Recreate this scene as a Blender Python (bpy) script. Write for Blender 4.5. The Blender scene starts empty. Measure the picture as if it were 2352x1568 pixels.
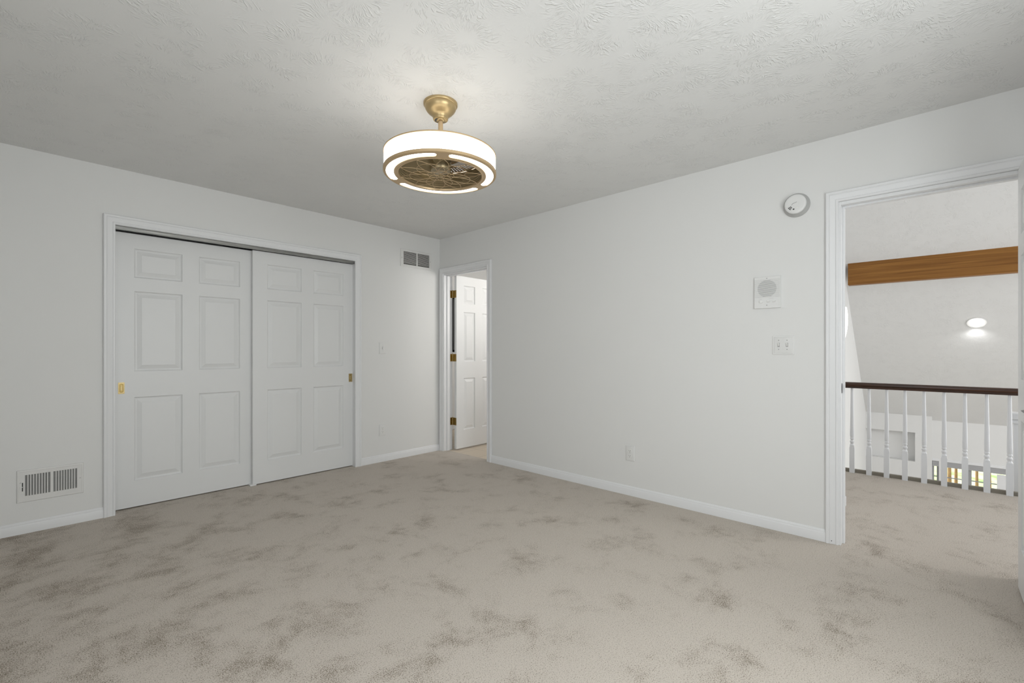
import bpy, bmesh, math, random
from mathutils import Vector, Matrix
C = bpy.context.scene.collection
S = bpy.context.scene
PI = math.pi
R = math.radians
random.seed(4)

# ------------------------------------------------------------------ camera, world, light, exposure
WA = 4.244          # closet wall plane (y)
WB = 3.332          # right-hand wall plane (x)
WBO = 3.447         # hall side of the right-hand wall
CEIL = 2.44
XL, YB = -0.55, -0.60   # unseen walls behind the camera

cam_d = bpy.data.cameras.new('camera')
cam_d.sensor_width = 36.0
cam_d.lens = 1055 / 2352 * 36
cam_d.shift_y = 19 / 2352
cam_d.clip_start = 0.02
cam_d.clip_end = 200
cam = bpy.data.objects.new('camera', cam_d)
C.objects.link(cam)
cam.location = (0, 0, 1.162)
cam.rotation_euler = (R(90), 0, R(42.92 - 90))
S.camera = cam

w = bpy.data.worlds.new('sky')
S.world = w
w.use_nodes = True
w.node_tree.nodes['Background'].inputs[0].default_value = (0.80, 0.90, 1.0, 1)
w.node_tree.nodes['Background'].inputs[1].default_value = 0.7

S.view_settings.view_transform = 'Standard'
S.view_settings.look = 'None'
S.view_settings.gamma = 1
S.view_settings.use_curve_mapping = False
S.view_settings.exposure = 0.0

def area(name, loc, direction, sx, sy, power, col=(1, 1, 1), spread=180):
    d = bpy.data.lights.new(name, 'AREA')
    d.shape = 'RECTANGLE'; d.size = sx; d.size_y = sy
    d.energy = power; d.color = col; d.spread = R(spread)
    o = bpy.data.objects.new(name, d)
    C.objects.link(o)
    o.location = loc
    o.rotation_euler = Vector(direction).to_track_quat('-Z', 'Y').to_euler()
    return o

# daylight falling through the windows behind the camera, the bathroom lamp, and added great-room and hall fill
PW = dict(left=15, back=39.5, great=272, bath=21, hall=17, fan=4.0, spot=4)
area('daylight_left_window', (XL - 0.13, 0.35, 1.35), (1, 0, -0.04), 1.5, 1.45, PW['left'], (0.97, 0.99, 1.0))
area('daylight_back_window', (1.15, YB - 0.13, 1.35), (0, 1, -0.04), 1.7, 1.45, PW['back'], (0.97, 1.0, 0.985))
area('great_room_fill', (8.4, -5.85, 1.0), (0, 1, 0.05), 5.0, 3.6, PW['great'], (0.975, 0.99, 1.0))  # added fill for the vault; the end wall here has no window
area('bathroom_lamp_light', (4.5, 2.45, 1.75), (0, 1, 0.35), 1.0, 0.7, PW['bath'], (1.0, 0.975, 0.94))
area('hall_fill', (4.4, -2.2, 2.9), (0, 0.15, -1), 0.7, 0.7, PW['hall'], (1.0, 0.99, 0.98))  # added hall fill without any fixture
sd = bpy.data.lights.new('sun', 'SUN'); sd.energy = 6.5; sd.angle = R(2); sd.color = (1, 0.96, 0.86)
so = bpy.data.objects.new('sun', sd); C.objects.link(so)
so.rotation_euler = Vector((-0.15, -0.8, -1)).to_track_quat('-Z', 'Y').to_euler()

# ------------------------------------------------------------------ materials
def nt(name):
    m = bpy.data.materials.new(name); m.use_nodes = True
    t = m.node_tree
    return m, t, t.nodes['Principled BSDF'], t.nodes['Material Output']

def N(t, kind, **kw):
    n = t.nodes.new(kind)
    for k, v in kw.items():
        setattr(n, k, v)
    return n

def simple(name, col, rough=0.5, metal=0.0, var=0.03, scale=30, bump=0.0, bscale=200, spec=0.5):
    """a procedural surface: colour softly varied by noise, optional fine bump"""
    m, t, b, out = nt(name)
    tc = N(t, 'ShaderNodeTexCoord')
    nz = N(t, 'ShaderNodeTexNoise'); nz.inputs['Scale'].default_value = scale; nz.inputs['Detail'].default_value = 3
    t.links.new(tc.outputs['Object'], nz.inputs['Vector'])
    mx = N(t, 'ShaderNodeMix', data_type='RGBA')
    mx.inputs[6].default_value = tuple(c * (1 - var) for c in col) + (1,)
    mx.inputs[7].default_value = tuple(min(1, c * (1 + var)) for c in col) + (1,)
    t.links.new(nz.outputs['Fac'], mx.inputs[0])
    t.links.new(mx.outputs[2], b.inputs['Base Color'])
    b.inputs['Roughness'].default_value = rough
    b.inputs['Metallic'].default_value = metal
    b.inputs['Specular IOR Level'].default_value = spec
    if bump:
        n2 = N(t, 'ShaderNodeTexNoise'); n2.inputs['Scale'].default_value = bscale; n2.inputs['Detail'].default_value = 4
        t.links.new(tc.outputs['Object'], n2.inputs['Vector'])
        bp = N(t, 'ShaderNodeBump'); bp.inputs['Strength'].default_value = bump; bp.inputs['Distance'].default_value = 0.002
        t.links.new(n2.outputs['Fac'], bp.inputs['Height'])
        t.links.new(bp.outputs['Normal'], b.inputs['Normal'])
    return m

def emit(name, col, strength):
    m, t, b, out = nt(name)
    b.inputs['Base Color'].default_value = (0.9, 0.9, 0.88, 1)
    b.inputs['Emission Color'].default_value = col + (1,)
    b.inputs['Emission Strength'].default_value = strength
    return m

M_wall = simple('wall_paint', (0.80, 0.80, 0.79), 0.6, 0, 0.006, 3, 0.10, 260, 0.25)
M_trim = simple('trim_paint', (0.83, 0.835, 0.845), 0.35, 0, 0.006, 8, spec=0.4)
M_door = simple('door_paint', (0.80, 0.805, 0.805), 0.38, 0, 0.008, 8, 0.08, 300, 0.4)
M_plate = simple('white_plastic', (0.80, 0.80, 0.79), 0.35, 0, 0.01, 20)
M_plate2 = simple('ivory_plastic', (0.84, 0.84, 0.82), 0.35, 0, 0.01, 20)
M_plate3 = simple('rim_shade_plastic', (0.50, 0.50, 0.49), 0.5)
M_groove = simple('grey_groove', (0.30, 0.30, 0.295), 0.6)
M_softgroove = simple('pale_groove', (0.58, 0.58, 0.57), 0.6)
M_dark = simple('dark_plastic', (0.035, 0.035, 0.035), 0.5)
M_hole = simple('duct_dark', (0.035, 0.03, 0.025), 0.8)
M_duct = simple('damper_grey', (0.30, 0.30, 0.29), 0.6)
M_ventw = simple('vent_enamel', (0.78, 0.775, 0.76), 0.35)
M_brass = simple('polished_brass', (0.48, 0.37, 0.18), 0.42, 1.0, 0.12, 60)
M_brassdark = simple('worn_brass', (0.30, 0.21, 0.07), 0.3, 1.0, 0.35, 120)
M_gold = simple('champagne_gold', (0.60, 0.44, 0.26), 0.42, 0.55, 0.04, 40)
M_goldsatin = simple('satin_gold', (0.46, 0.345, 0.18), 0.36, 0.75, 0.04, 30)
M_blade = simple('bronze_blade', (0.36, 0.29, 0.17), 0.25, 0.6, 0.08, 20)
M_cage = simple('dark_gold_cage', (0.33, 0.26, 0.15), 0.45, 0.6, 0.1, 30)
M_bronze = simple('black_bronze', (0.03, 0.03, 0.035), 0.3, 0.7)
M_grey_strip = simple('taupe_nosing', (0.27, 0.245, 0.20), 0.85, 0, 0.10, 150, 0.3, 300)
M_shade = emit('lit_drum_shade', (1.0, 0.97, 0.91), PW['fan'])
M_arc = emit('lit_acrylic_ring', (1.0, 0.97, 0.91), PW['fan'])
M_led = emit('lit_lens', (1.0, 0.98, 0.95), 5.0)
M_sconce = emit('lit_sconce_glass', (1.0, 0.98, 0.95), 3.0)
M_winframe = simple('grey_window_frame', (0.36, 0.36, 0.37), 0.5)
M_blind = simple('raised_blind', (0.50, 0.50, 0.51), 0.6, 0, 0.05, 60)
M_trunk = simple('bark', (0.42, 0.25, 0.14), 0.9, 0, 0.4, 12, 0.6, 40)
M_mirror = simple('mirror_silver', (0.85, 0.86, 0.87), 0.03, 1.0, 0.0)

def metal_track():
    m, t, b, out = nt('aluminium_track')
    tc = N(t, 'ShaderNodeTexCoord'); mp = N(t, 'ShaderNodeMapping')
    mp.inputs['Scale'].default_value = (2.5, 60, 160)
    nz = N(t, 'ShaderNodeTexNoise'); nz.inputs['Scale'].default_value = 1.5; nz.inputs['Detail'].default_value = 5
    t.links.new(tc.outputs['Object'], mp.inputs['Vector']); t.links.new(mp.outputs['Vector'], nz.inputs['Vector'])
    cr = N(t, 'ShaderNodeValToRGB')
    cr.color_ramp.elements[0].position = 0.3; cr.color_ramp.elements[0].color = (0.14, 0.14, 0.135, 1)
    cr.color_ramp.elements[1].position = 0.75; cr.color_ramp.elements[1].color = (0.50, 0.50, 0.48, 1)
    t.links.new(nz.outputs['Fac'], cr.inputs['Fac']); t.links.new(cr.outputs['Color'], b.inputs['Base Color'])
    b.inputs['Metallic'].default_value = 0.85; b.inputs['Roughness'].default_value = 0.33
    return m
M_track = metal_track()

def stomp_ceiling(name, strength, dist, scale=3.0):
    """stomp-brushed plaster: fans of short ridges radiating from random centres"""
    m, t, b, out = nt(name)
    b.inputs['Base Color'].default_value = (0.79, 0.79, 0.78, 1)
    b.inputs['Roughness'].default_value = 0.6
    b.inputs['Specular IOR Level'].default_value = 0.25
    tc = N(t, 'ShaderNodeTexCoord')
    wob = N(t, 'ShaderNodeTexNoise'); wob.inputs['Scale'].default_value = 9
    t.links.new(tc.outputs['Object'], wob.inputs['Vector'])
    heights = []
    for k, off in enumerate(((0, 0, 0), (3.37, 7.1, 0), (11.3, 2.9, 0))):
        ad = N(t, 'ShaderNodeVectorMath', operation='ADD'); ad.inputs[1].default_value = off
        t.links.new(tc.outputs['Object'], ad.inputs[0])
        vo = N(t, 'ShaderNodeTexVoronoi', voronoi_dimensions='2D'); vo.inputs['Scale'].default_value = scale * (1 + 0.2 * k)
        t.links.new(ad.outputs[0], vo.inputs['Vector'])
        sb = N(t, 'ShaderNodeVectorMath', operation='SUBTRACT')
        t.links.new(ad.outputs[0], sb.inputs[0]); t.links.new(vo.outputs['Position'], sb.inputs[1])
        fl = N(t, 'ShaderNodeVectorMath', operation='MULTIPLY'); fl.inputs[1].default_value = (1, 1, 0)
        t.links.new(sb.outputs[0], fl.inputs[0])
        ln = N(t, 'ShaderNodeVectorMath', operation='LENGTH'); t.links.new(fl.outputs[0], ln.inputs[0])
        sx = N(t, 'ShaderNodeSeparateXYZ'); t.links.new(fl.outputs[0], sx.inputs[0])
        at = N(t, 'ShaderNodeMath', operation='ARCTAN2')
        t.links.new(sx.outputs['Y'], at.inputs[0]); t.links.new(sx.outputs['X'], at.inputs[1])
        wa = N(t, 'ShaderNodeMath', operation='MULTIPLY_ADD'); wa.inputs[1].default_value = 0.8
        t.links.new(wob.outputs['Fac'], wa.inputs[0]); t.links.new(at.outputs[0], wa.inputs[2])
        am = N(t, 'ShaderNodeMath', operation='MULTIPLY'); am.inputs[1].default_value = 14.0
        t.links.new(wa.outputs[0], am.inputs[0])
        rm = N(t, 'ShaderNodeMath', operation='MULTIPLY'); rm.inputs[1].default_value = 34.0
        t.links.new(ln.outputs['Value'], rm.inputs[0])
        sc = N(t, 'ShaderNodeSeparateXYZ'); t.links.new(vo.outputs['Color'], sc.inputs[0])
        cm = N(t, 'ShaderNodeMath', operation='MULTIPLY'); cm.inputs[1].default_value = 60
        t.links.new(sc.outputs['X'], cm.inputs[0])
        cb = N(t, 'ShaderNodeCombineXYZ')
        t.links.new(am.outputs[0], cb.inputs[0]); t.links.new(rm.outputs[0], cb.inputs[1]); t.links.new(cm.outputs[0], cb.inputs[2])
        n1 = N(t, 'ShaderNodeTexNoise'); n1.inputs['Scale'].default_value = 1.0; n1.inputs['Detail'].default_value = 1.5
        t.links.new(cb.outputs[0], n1.inputs['Vector'])
        cr = N(t, 'ShaderNodeMapRange', interpolation_type='SMOOTHSTEP'); cr.inputs['From Min'].default_value = 0.50; cr.inputs['From Max'].default_value = 0.66
        t.links.new(n1.outputs['Fac'], cr.inputs['Value'])
        # ridges live in a ring around each centre
        rr = N(t, 'ShaderNodeMapRange', interpolation_type='SMOOTHSTEP'); rr.inputs['From Min'].default_value = 0.025; rr.inputs['From Max'].default_value = 0.075
        t.links.new(ln.outputs['Value'], rr.inputs['Value'])
        rf = N(t, 'ShaderNodeMapRange', interpolation_type='SMOOTHSTEP'); rf.inputs['From Min'].default_value = 0.10; rf.inputs['From Max'].default_value = 0.17
        rf.inputs['To Min'].default_value = 1; rf.inputs['To Max'].default_value = 0
        t.links.new(ln.outputs['Value'], rf.inputs['Value'])
        # only part of each fan is thick with plaster
        n3 = N(t, 'ShaderNodeTexNoise'); n3.inputs['Scale'].default_value = 5.0 + k; n3.inputs['Detail'].default_value = 2
        t.links.new(ad.outputs[0], n3.inputs['Vector'])
        pm = N(t, 'ShaderNodeMapRange', interpolation_type='SMOOTHSTEP'); pm.inputs['From Min'].default_value = 0.42; pm.inputs['From Max'].default_value = 0.62
        t.links.new(n3.outputs['Fac'], pm.inputs['Value'])
        last = cr.outputs[0]
        for o in (rr.outputs[0], rf.outputs[0], pm.outputs[0]):
            mu = N(t, 'ShaderNodeMath', operation='MULTIPLY'); t.links.new(last, mu.inputs[0]); t.links.new(o, mu.inputs[1]); last = mu.outputs[0]
        heights.append(last)
    a = N(t, 'ShaderNodeMath', operation='MAXIMUM'); t.links.new(heights[0], a.inputs[0]); t.links.new(heights[1], a.inputs[1])
    a2 = N(t, 'ShaderNodeMath', operation='MAXIMUM'); t.links.new(a.outputs[0], a2.inputs[0]); t.links.new(heights[2], a2.inputs[1])
    fine = N(t, 'ShaderNodeTexNoise'); fine.inputs['Scale'].default_value = 70; fine.inputs['Detail'].default_value = 3
    t.links.new(tc.outputs['Object'], fine.inputs['Vector'])
    f2 = N(t, 'ShaderNodeMath', operation='MULTIPLY_ADD'); f2.inputs[1].default_value = 0.10
    t.links.new(fine.outputs['Fac'], f2.inputs[0]); t.links.new(a2.outputs[0], f2.inputs[2])
    bp = N(t, 'ShaderNodeBump'); bp.inputs['Strength'].default_value = strength; bp.inputs['Distance'].default_value = dist
    t.links.new(f2.outputs[0], bp.inputs['Height']); t.links.new(bp.outputs['Normal'], b.inputs['Normal'])
    return m
M_ceil = stomp_ceiling('stomped_plaster', 0.55, 0.0042)
M_vault = stomp_ceiling('stomped_vault_plaster', 0.45, 0.0045, 3.2)

def carpet():
    m, t, b, out = nt('beige_cut_pile_carpet')
    tc = N(t, 'ShaderNodeTexCoord')
    warp = N(t, 'ShaderNodeTexNoise'); warp.inputs['Scale'].default_value = 2.2; warp.inputs['Detail'].default_value = 3
    t.links.new(tc.outputs['Object'], warp.inputs['Vector'])
    wv = N(t, 'ShaderNodeVectorMath', operation='MULTIPLY_ADD'); wv.inputs[1].default_value = (0.25, 0.25, 0)
    t.links.new(warp.outputs['Color'], wv.inputs[0]); t.links.new(tc.outputs['Object'], wv.inputs[2])
    patch = N(t, 'ShaderNodeTexNoise'); patch.inputs['Scale'].default_value = 3.6; patch.inputs['Detail'].default_value = 8; patch.inputs['Roughness'].default_value = 0.72
    t.links.new(wv.outputs[0], patch.inputs['Vector'])
    pr = N(t, 'ShaderNodeMapRange', interpolation_type='SMOOTHSTEP')
    pr.inputs['From Min'].default_value = 0.46; pr.inputs['From Max'].default_value = 0.76
    t.links.new(patch.outputs['Fac'], pr.inputs['Value'])
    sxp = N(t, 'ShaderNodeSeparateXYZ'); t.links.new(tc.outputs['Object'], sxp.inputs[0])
    den = N(t, 'ShaderNodeMapRange'); den.inputs['From Min'].default_value = 1.6; den.inputs['From Max'].default_value = -0.4  # scuffed patches thicken toward the left, painting in its dimmer light
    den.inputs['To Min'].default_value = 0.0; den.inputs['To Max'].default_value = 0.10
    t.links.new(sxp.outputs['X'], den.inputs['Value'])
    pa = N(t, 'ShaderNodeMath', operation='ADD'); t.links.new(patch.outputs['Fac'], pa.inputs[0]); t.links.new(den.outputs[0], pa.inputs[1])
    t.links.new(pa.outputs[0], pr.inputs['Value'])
    tuft = N(t, 'ShaderNodeTexNoise'); tuft.inputs['Scale'].default_value = 215; tuft.inputs['Detail'].default_value = 3; tuft.inputs['Roughness'].default_value = 0.65
    t.links.new(tc.outputs['Object'], tuft.inputs['Vector'])
    # tufts leaning away show their darker roots, mostly inside the scuffed patches
    th = N(t, 'ShaderNodeMath', operation='MULTIPLY_ADD'); th.inputs[1].default_value = 0.175
    t.links.new(pr.outputs[0], th.inputs[0]); t.links.new(tuft.outputs['Fac'], th.inputs[2])
    sp = N(t, 'ShaderNodeMapRange', interpolation_type='SMOOTHSTEP')
    sp.inputs['From Min'].default_value = 0.50; sp.inputs['From Max'].default_value = 0.74
    t.links.new(th.outputs[0], sp.inputs['Value'])
    mx = N(t, 'ShaderNodeMix', data_type='RGBA')
    mx.inputs[6].default_value = (0.66, 0.60, 0.535, 1)
    mx.inputs[7].default_value = (0.27, 0.225, 0.175, 1)
    t.links.new(sp.outputs[0], mx.inputs[0])
    t.links.new(mx.outputs[2], b.inputs['Base Color'])
    b.inputs['Roughness'].default_value = 0.95
    b.inputs['Specular IOR Level'].default_value = 0.1
    bp = N(t, 'ShaderNodeBump'); bp.inputs['Strength'].default_value = 0.8; bp.inputs['Distance'].default_value = 0.005; bp.invert = True
    t.links.new(th.outputs[0], bp.inputs['Height']); t.links.new(bp.outputs['Normal'], b.inputs['Normal'])
    return m
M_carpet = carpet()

def tile():
    m, t, b, out = nt('cream_floor_tile')
    tc = N(t, 'ShaderNodeTexCoord')
    br = N(t, 'ShaderNodeTexBrick'); br.offset = 0.0; br.inputs['Scale'].default_value = 1
    br.inputs['Brick Width'].default_value = 0.305; br.inputs['Row Height'].default_value = 0.305; br.inputs['Mortar Size'].default_value = 0.003
    br.inputs['Color1'].default_value = (0.66, 0.56, 0.44, 1); br.inputs['Color2'].default_value = (0.70, 0.60, 0.48, 1); br.inputs['Mortar'].default_value = (0.42, 0.35, 0.27, 1)
    t.links.new(tc.outputs['Object'], br.inputs['Vector']); t.links.new(br.outputs['Color'], b.inputs['Base Color'])
    b.inputs['Roughness'].default_value = 0.35
    return m
M_tile = tile()

def wood(name, c0, c1, rough, sc=(2, 30, 30), spec=0.5):
    m, t, b, out = nt(name)
    tc = N(t, 'ShaderNodeTexCoord'); mp = N(t, 'ShaderNodeMapping'); mp.inputs['Scale'].default_value = sc
    t.links.new(tc.outputs['Object'], mp.inputs['Vector'])
    nz = N(t, 'ShaderNodeTexNoise'); nz.inputs['Scale'].default_value = 1; nz.inputs['Detail'].default_value = 6; nz.inputs['Distortion'].default_value = 0.6
    t.links.new(mp.outputs['Vector'], nz.inputs['Vector'])
    cr = N(t, 'ShaderNodeValToRGB')
    cr.color_ramp.elements[0].position = 0.32; cr.color_ramp.elements[0].color = c0 + (1,)
    cr.color_ramp.elements[1].position = 0.70; cr.color_ramp.elements[1].color = c1 + (1,)
    t.links.new(nz.outputs['Fac'], cr.inputs['Fac']); t.links.new(cr.outputs['Color'], b.inputs['Base Color'])
    b.inputs['Roughness'].default_value = rough
    b.inputs['Specular IOR Level'].default_value = spec
    return m
M_beam = wood('stained_oak_beam', (0.20, 0.080, 0.014), (0.36, 0.165, 0.038), 0.5, (26, 0.8, 42), 0.3)
M_rail = wood('dark_mahogany', (0.025, 0.010, 0.005), (0.085, 0.032, 0.014), 0.28, (50, 2.5, 50))

def grass():
    m, t, b, out = nt('sunlit_lawn')
    tc = N(t, 'ShaderNodeTexCoord'); nz = N(t, 'ShaderNodeTexNoise'); nz.inputs['Scale'].default_value = 1.6; nz.inputs['Detail'].default_value = 8
    t.links.new(tc.outputs['Object'], nz.inputs['Vector'])
    cr = N(t, 'ShaderNodeValToRGB')
    cr.color_ramp.elements[0].position = 0.35; cr.color_ramp.elements[0].color = (0.30, 0.46, 0.16, 1)
    cr.color_ramp.elements[1].position = 0.65; cr.color_ramp.elements[1].color = (0.74, 0.78, 0.55, 1)  # pale noise patches put sun on the grass into its colour
    t.links.new(nz.outputs['Fac'], cr.inputs['Fac']); t.links.new(cr.outputs['Color'], b.inputs['Base Color'])
    b.inputs['Roughness'].default_value = 0.9
    return m
M_grass = grass()
M_glass, _t, _b, _o = nt('window_glass')
_b.inputs['Base Color'].default_value = (1, 1, 1, 1); _b.inputs['Roughness'].default_value = 0.0
_b.inputs['Transmission Weight'].default_value = 1.0; _b.inputs['IOR'].default_value = 1.01

# ------------------------------------------------------------------ mesh helpers
class MB:
    def __init__(self):
        self.bm = bmesh.new()
    def box(self, x0, x1, y0, y1, z0, z1, M=None):
        vs = [self.bm.verts.new(M(x, y, z) if M else (x, y, z)) for x in (x0, x1) for y in (y0, y1) for z in (z0, z1)]
        for f in ((0, 1, 3, 2), (4, 6, 7, 5), (0, 4, 5, 1), (2, 3, 7, 6), (0, 2, 6, 4), (1, 5, 7, 3)):
            self.bm.faces.new([vs[i] for i in f])
        return self
    def quad(self, *p):
        self.bm.faces.new([self.bm.verts.new(q) for q in p]); return self
    def loops(self, rings, closed=True, cap0=False, cap1=False):
        vr = [[self.bm.verts.new(p) for p in r] for r in rings]
        n = len(rings[0])
        for a, b in zip(vr, vr[1:]):
            for i in range(n if closed else n - 1):
                j = (i + 1) % n
                self.bm.faces.new([a[i], a[j], b[j], b[i]])
        if cap0: self.bm.faces.new(vr[0][::-1])
        if cap1: self.bm.faces.new(vr[-1])
        return self
    def lathe(self, prof, c=(0, 0, 0), seg=48, M=None, cap0=False, cap1=False):
        rings = []
        for r, h in prof:
            ring = []
            for k in range(seg):
                a = 2 * PI * k / seg
                p = (c[0] + r * math.cos(a), c[1] + r * math.sin(a), c[2] + h)
                ring.append(M(*p) if M else p)
            rings.append(ring)
        return self.loops(rings, True, cap0, cap1)
    def tube(self, pts, r, seg=8, closed=False):
        pts = [Vector(p) for p in pts]
        rings = []
        n = len(pts)
        up = Vector((0, 0, 1))
        for i, p in enumerate(pts):
            if closed: d = pts[(i + 1) % n] - pts[i - 1]
            else: d = pts[min(i + 1, n - 1)] - pts[max(i - 1, 0)]
            d.normalize()
            s = d.cross(up)
            if s.length < 1e-3: s = d.cross(Vector((1, 0, 0)))
            s.normalize(); q = s.cross(d)
            rings.append([p + s * (r * math.cos(2 * PI * k / seg)) + q * (r * math.sin(2 * PI * k / seg)) for k in range(seg)])
        if closed: rings.append(rings[0])
        return self.loops(rings, True, not closed, not closed)
    def build(self, name, mat, parent=None, smooth=False, bevel=0.0, segs=2, angle=35):
        bm = self.bm
        bmesh.ops.remove_doubles(bm, verts=bm.verts, dist=1e-6)
        bmesh.ops.recalc_face_normals(bm, faces=bm.faces)
        me = bpy.data.meshes.new(name)
        bm.to_mesh(me); bm.free()
        me.materials.append(mat)
        o = bpy.data.objects.new(name, me)
        C.objects.link(o)
        if smooth:
            for p in me.polygons: p.use_smooth = True
            try: me.set_sharp_from_angle(angle=R(angle))
            except Exception: pass
        if bevel:
            md = o.modifiers.new('bevel', 'BEVEL'); md.width = bevel; md.segments = segs; md.limit_method = 'ANGLE'; md.angle_limit = R(40)
        if parent: o.parent = parent; o.matrix_parent_inverse = Matrix.Translation(-Vector(parent.location))
        return o

def tag(o, label, cat, group=None, kind=None):
    if label: o['label'] = label
    if cat: o['category'] = cat
    if group: o['group'] = group
    if kind: o['kind'] = kind
    return o

def empty(name, loc=(0, 0, 0)):
    o = bpy.data.objects.new(name, None); C.objects.link(o); o.location = loc; o.empty_display_size = 0.1
    return o

FA = lambda u, t, z: (u, WA - t, z)          # closet-wall frame: u along, t out into the room, z up
FB = lambda u, t, z: (WB - t, u, z)          # right-wall frame
FH = lambda u, t, z: (WBO + t, u, z)         # hall side of the right wall

def struct(o, label=None, cat=None):
    o['kind'] = 'structure'
    if label: o['label'] = label
    if cat: o['category'] = cat
    return o

# ------------------------------------------------------------------ setting: the bedroom
T = 0.115
WIN1, WIN2 = (-0.40, 1.10), (0.30, 2.00)
CX0, CX1, CZ = 0.462, 2.290, 2.045            # closet opening
BY0, BY1, BZ = 3.443, 4.172, 2.030            # bathroom doorway along wall B
HY0, HY1, HZ = -0.322, 0.444, 2.040           # hall doorway along wall B

m = MB()
m.box(XL - T, CX0, WA, WA + T + 0.03, 0, CEIL)
m.box(CX0, CX1, WA, WA + T + 0.03, CZ, CEIL)
m.box(CX1, WBO, WA, WA + T + 0.03, 0, CEIL)
struct(m.build('wall_back', M_wall), 'white painted wall holding the sliding closet doors and both vents', 'wall')
m = MB()
m.box(WB, WBO, BY1, WA, 0, CEIL)
m.box(WB, WBO, BY0, BY1, BZ, CEIL)
m.box(WB, WBO, HY1, BY0, 0, CEIL)
m.box(WB, WBO, HY0, HY1, HZ, CEIL)
m.box(WB, WBO, YB, HY0, 0, CEIL)
m.box(WB, WBO, -6, 2.3, CEIL, 2.62)
struct(m.build('wall_right', M_wall), 'long white painted wall with the intercom, between the two doorways', 'wall')
m = MB()   # left wall, with its window opening
m.box(XL - T, XL, YB, WIN1[0], 0, CEIL); m.box(XL - T, XL, WIN1[1], WA, 0, CEIL)
m.box(XL - T, XL, WIN1[0], WIN1[1], 0, 0.60); m.box(XL - T, XL, WIN1[0], WIN1[1], 2.12, CEIL)
struct(m.build('wall_left', M_wall))
m = MB()   # wall behind the camera, with its window opening
m.box(XL - T, WIN2[0], YB - T, YB, 0, CEIL); m.box(WIN2[1], WBO, YB - T, YB, 0, CEIL)
m.box(WIN2[0], WIN2[1], YB - T, YB, 0, 0.60); m.box(WIN2[0], WIN2[1], YB - T, YB, 2.12, CEIL)
struct(m.build('wall_front', M_wall))
struct(MB().box(XL - T, WBO - 0.001, YB - T, WA + T, CEIL, CEIL + 0.05).build('ceiling', M_ceil), 'flat white stomp-textured bedroom ceiling', 'ceiling')
# window frames of the two unseen windows
def unseen_window(name, M, u0, u1, z0, z1):
    e = struct(empty(name))
    f = MB(); b = 0.045
    f.box(u0, u1, 0.03, 0.08, z0, z0 + b, M); f.box(u0, u1, 0.03, 0.08, z1 - b, z1, M)
    f.box(u0, u0 + b, 0.03, 0.08, z0, z1, M); f.box(u1 - b, u1, 0.03, 0.08, z0, z1, M)
    zm = (z0 + z1) / 2; f.box(u0, u1, 0.035, 0.075, zm - 0.02, zm + 0.02, M)
    f.build('window_frame', M_trim, e, bevel=0.002)
unseen_window('window_1', lambda u, t, z: (XL - t, u, z), WIN1[0], WIN1[1], 0.60, 2.12)
unseen_window('window_2', lambda u, t, z: (u, YB - t, z), WIN2[0], WIN2[1], 0.60, 2.12)

# carpet: bedroom plus the upstairs hall, one continuous floor
HX = 5.43        # edge of the upstairs hall floor
m = MB()
m.box(XL - T, WB, YB - T, WA + 0.75, -0.25, 0)
m.box(WB, WB + 0.055, BY0 - 0.02, BY1 + 0.02, -0.25, 0)
m.box(WB, HX, -6, 1.16, -0.25, 0)
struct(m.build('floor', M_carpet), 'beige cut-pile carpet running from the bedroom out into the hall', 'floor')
struct(MB().box(WB + 0.055, 5.6, 2.3, 5.3, -0.25, -0.003).build('floor_bathroom', M_tile), 'cream tiled floor seen through the corner doorway', 'floor')

# closet interior
m = MB()
m.box(CX0 - 0.25, CX0 - 0.2, WA + T + 0.03, WA + 0.75, 0, CEIL); m.box(CX1 + 0.2, CX1 + 0.25, WA + T + 0.03, WA + 0.75, 0, CEIL)
m.box(CX0 - 0.25, CX1 + 0.25, WA + 0.75, WA + 0.8, 0, CEIL); m.box(CX0 - 0.25, CX1 + 0.25, WA + T + 0.03, WA + 0.8, CEIL, CEIL + 0.05)
struct(m.build('wall_closet', M_wall))

# bathroom shell
m = MB()
m.box(WBO - .1, 5.6, 5.2, 5.3, 0, CEIL); m.box(5.5, 5.6, 2.3, 5.3, 0, CEIL); m.box(WBO, 5.6, 2.2, 2.3, 0, CEIL); m.box(WBO - .1, WBO, WA + T + .03, 5.3, 0, CEIL)
struct(m.build('wall_bathroom', M_wall))
struct(MB().box(WBO - .1, 5.6, 2.2, 5.3, CEIL, CEIL + 0.05).build('ceiling_bathroom', M_wall))

# ------------------------------------------------------------------ casings, jambs, baseboards
PROF = [(0, 0), (0, .008), (.004, .011), (.012, .0115), (.015, .0085), (.020, .0085), (.030, .012), (.042, .015), (.047, .0135), (.050, .016), (.060, .017), (.064, .014), (.064, 0)]
def casing(u0, u1, zt, F, name, parent, z0=0.0, right=True):
    mb = MB()
    rings = []
    for wd, th in PROF:
        th = th * 1.15
        path = [(u0 - wd, z0), (u0 - wd, zt + wd), (u1 + wd, zt + wd)]
        if right: path.append((u1 + wd, z0))
        rings.append([F(u, th + 0.0005, z) for u, z in path])
    mb.loops(rings, closed=False)
    return mb.build(name, M_trim, parent, smooth=True, angle=25)

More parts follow.
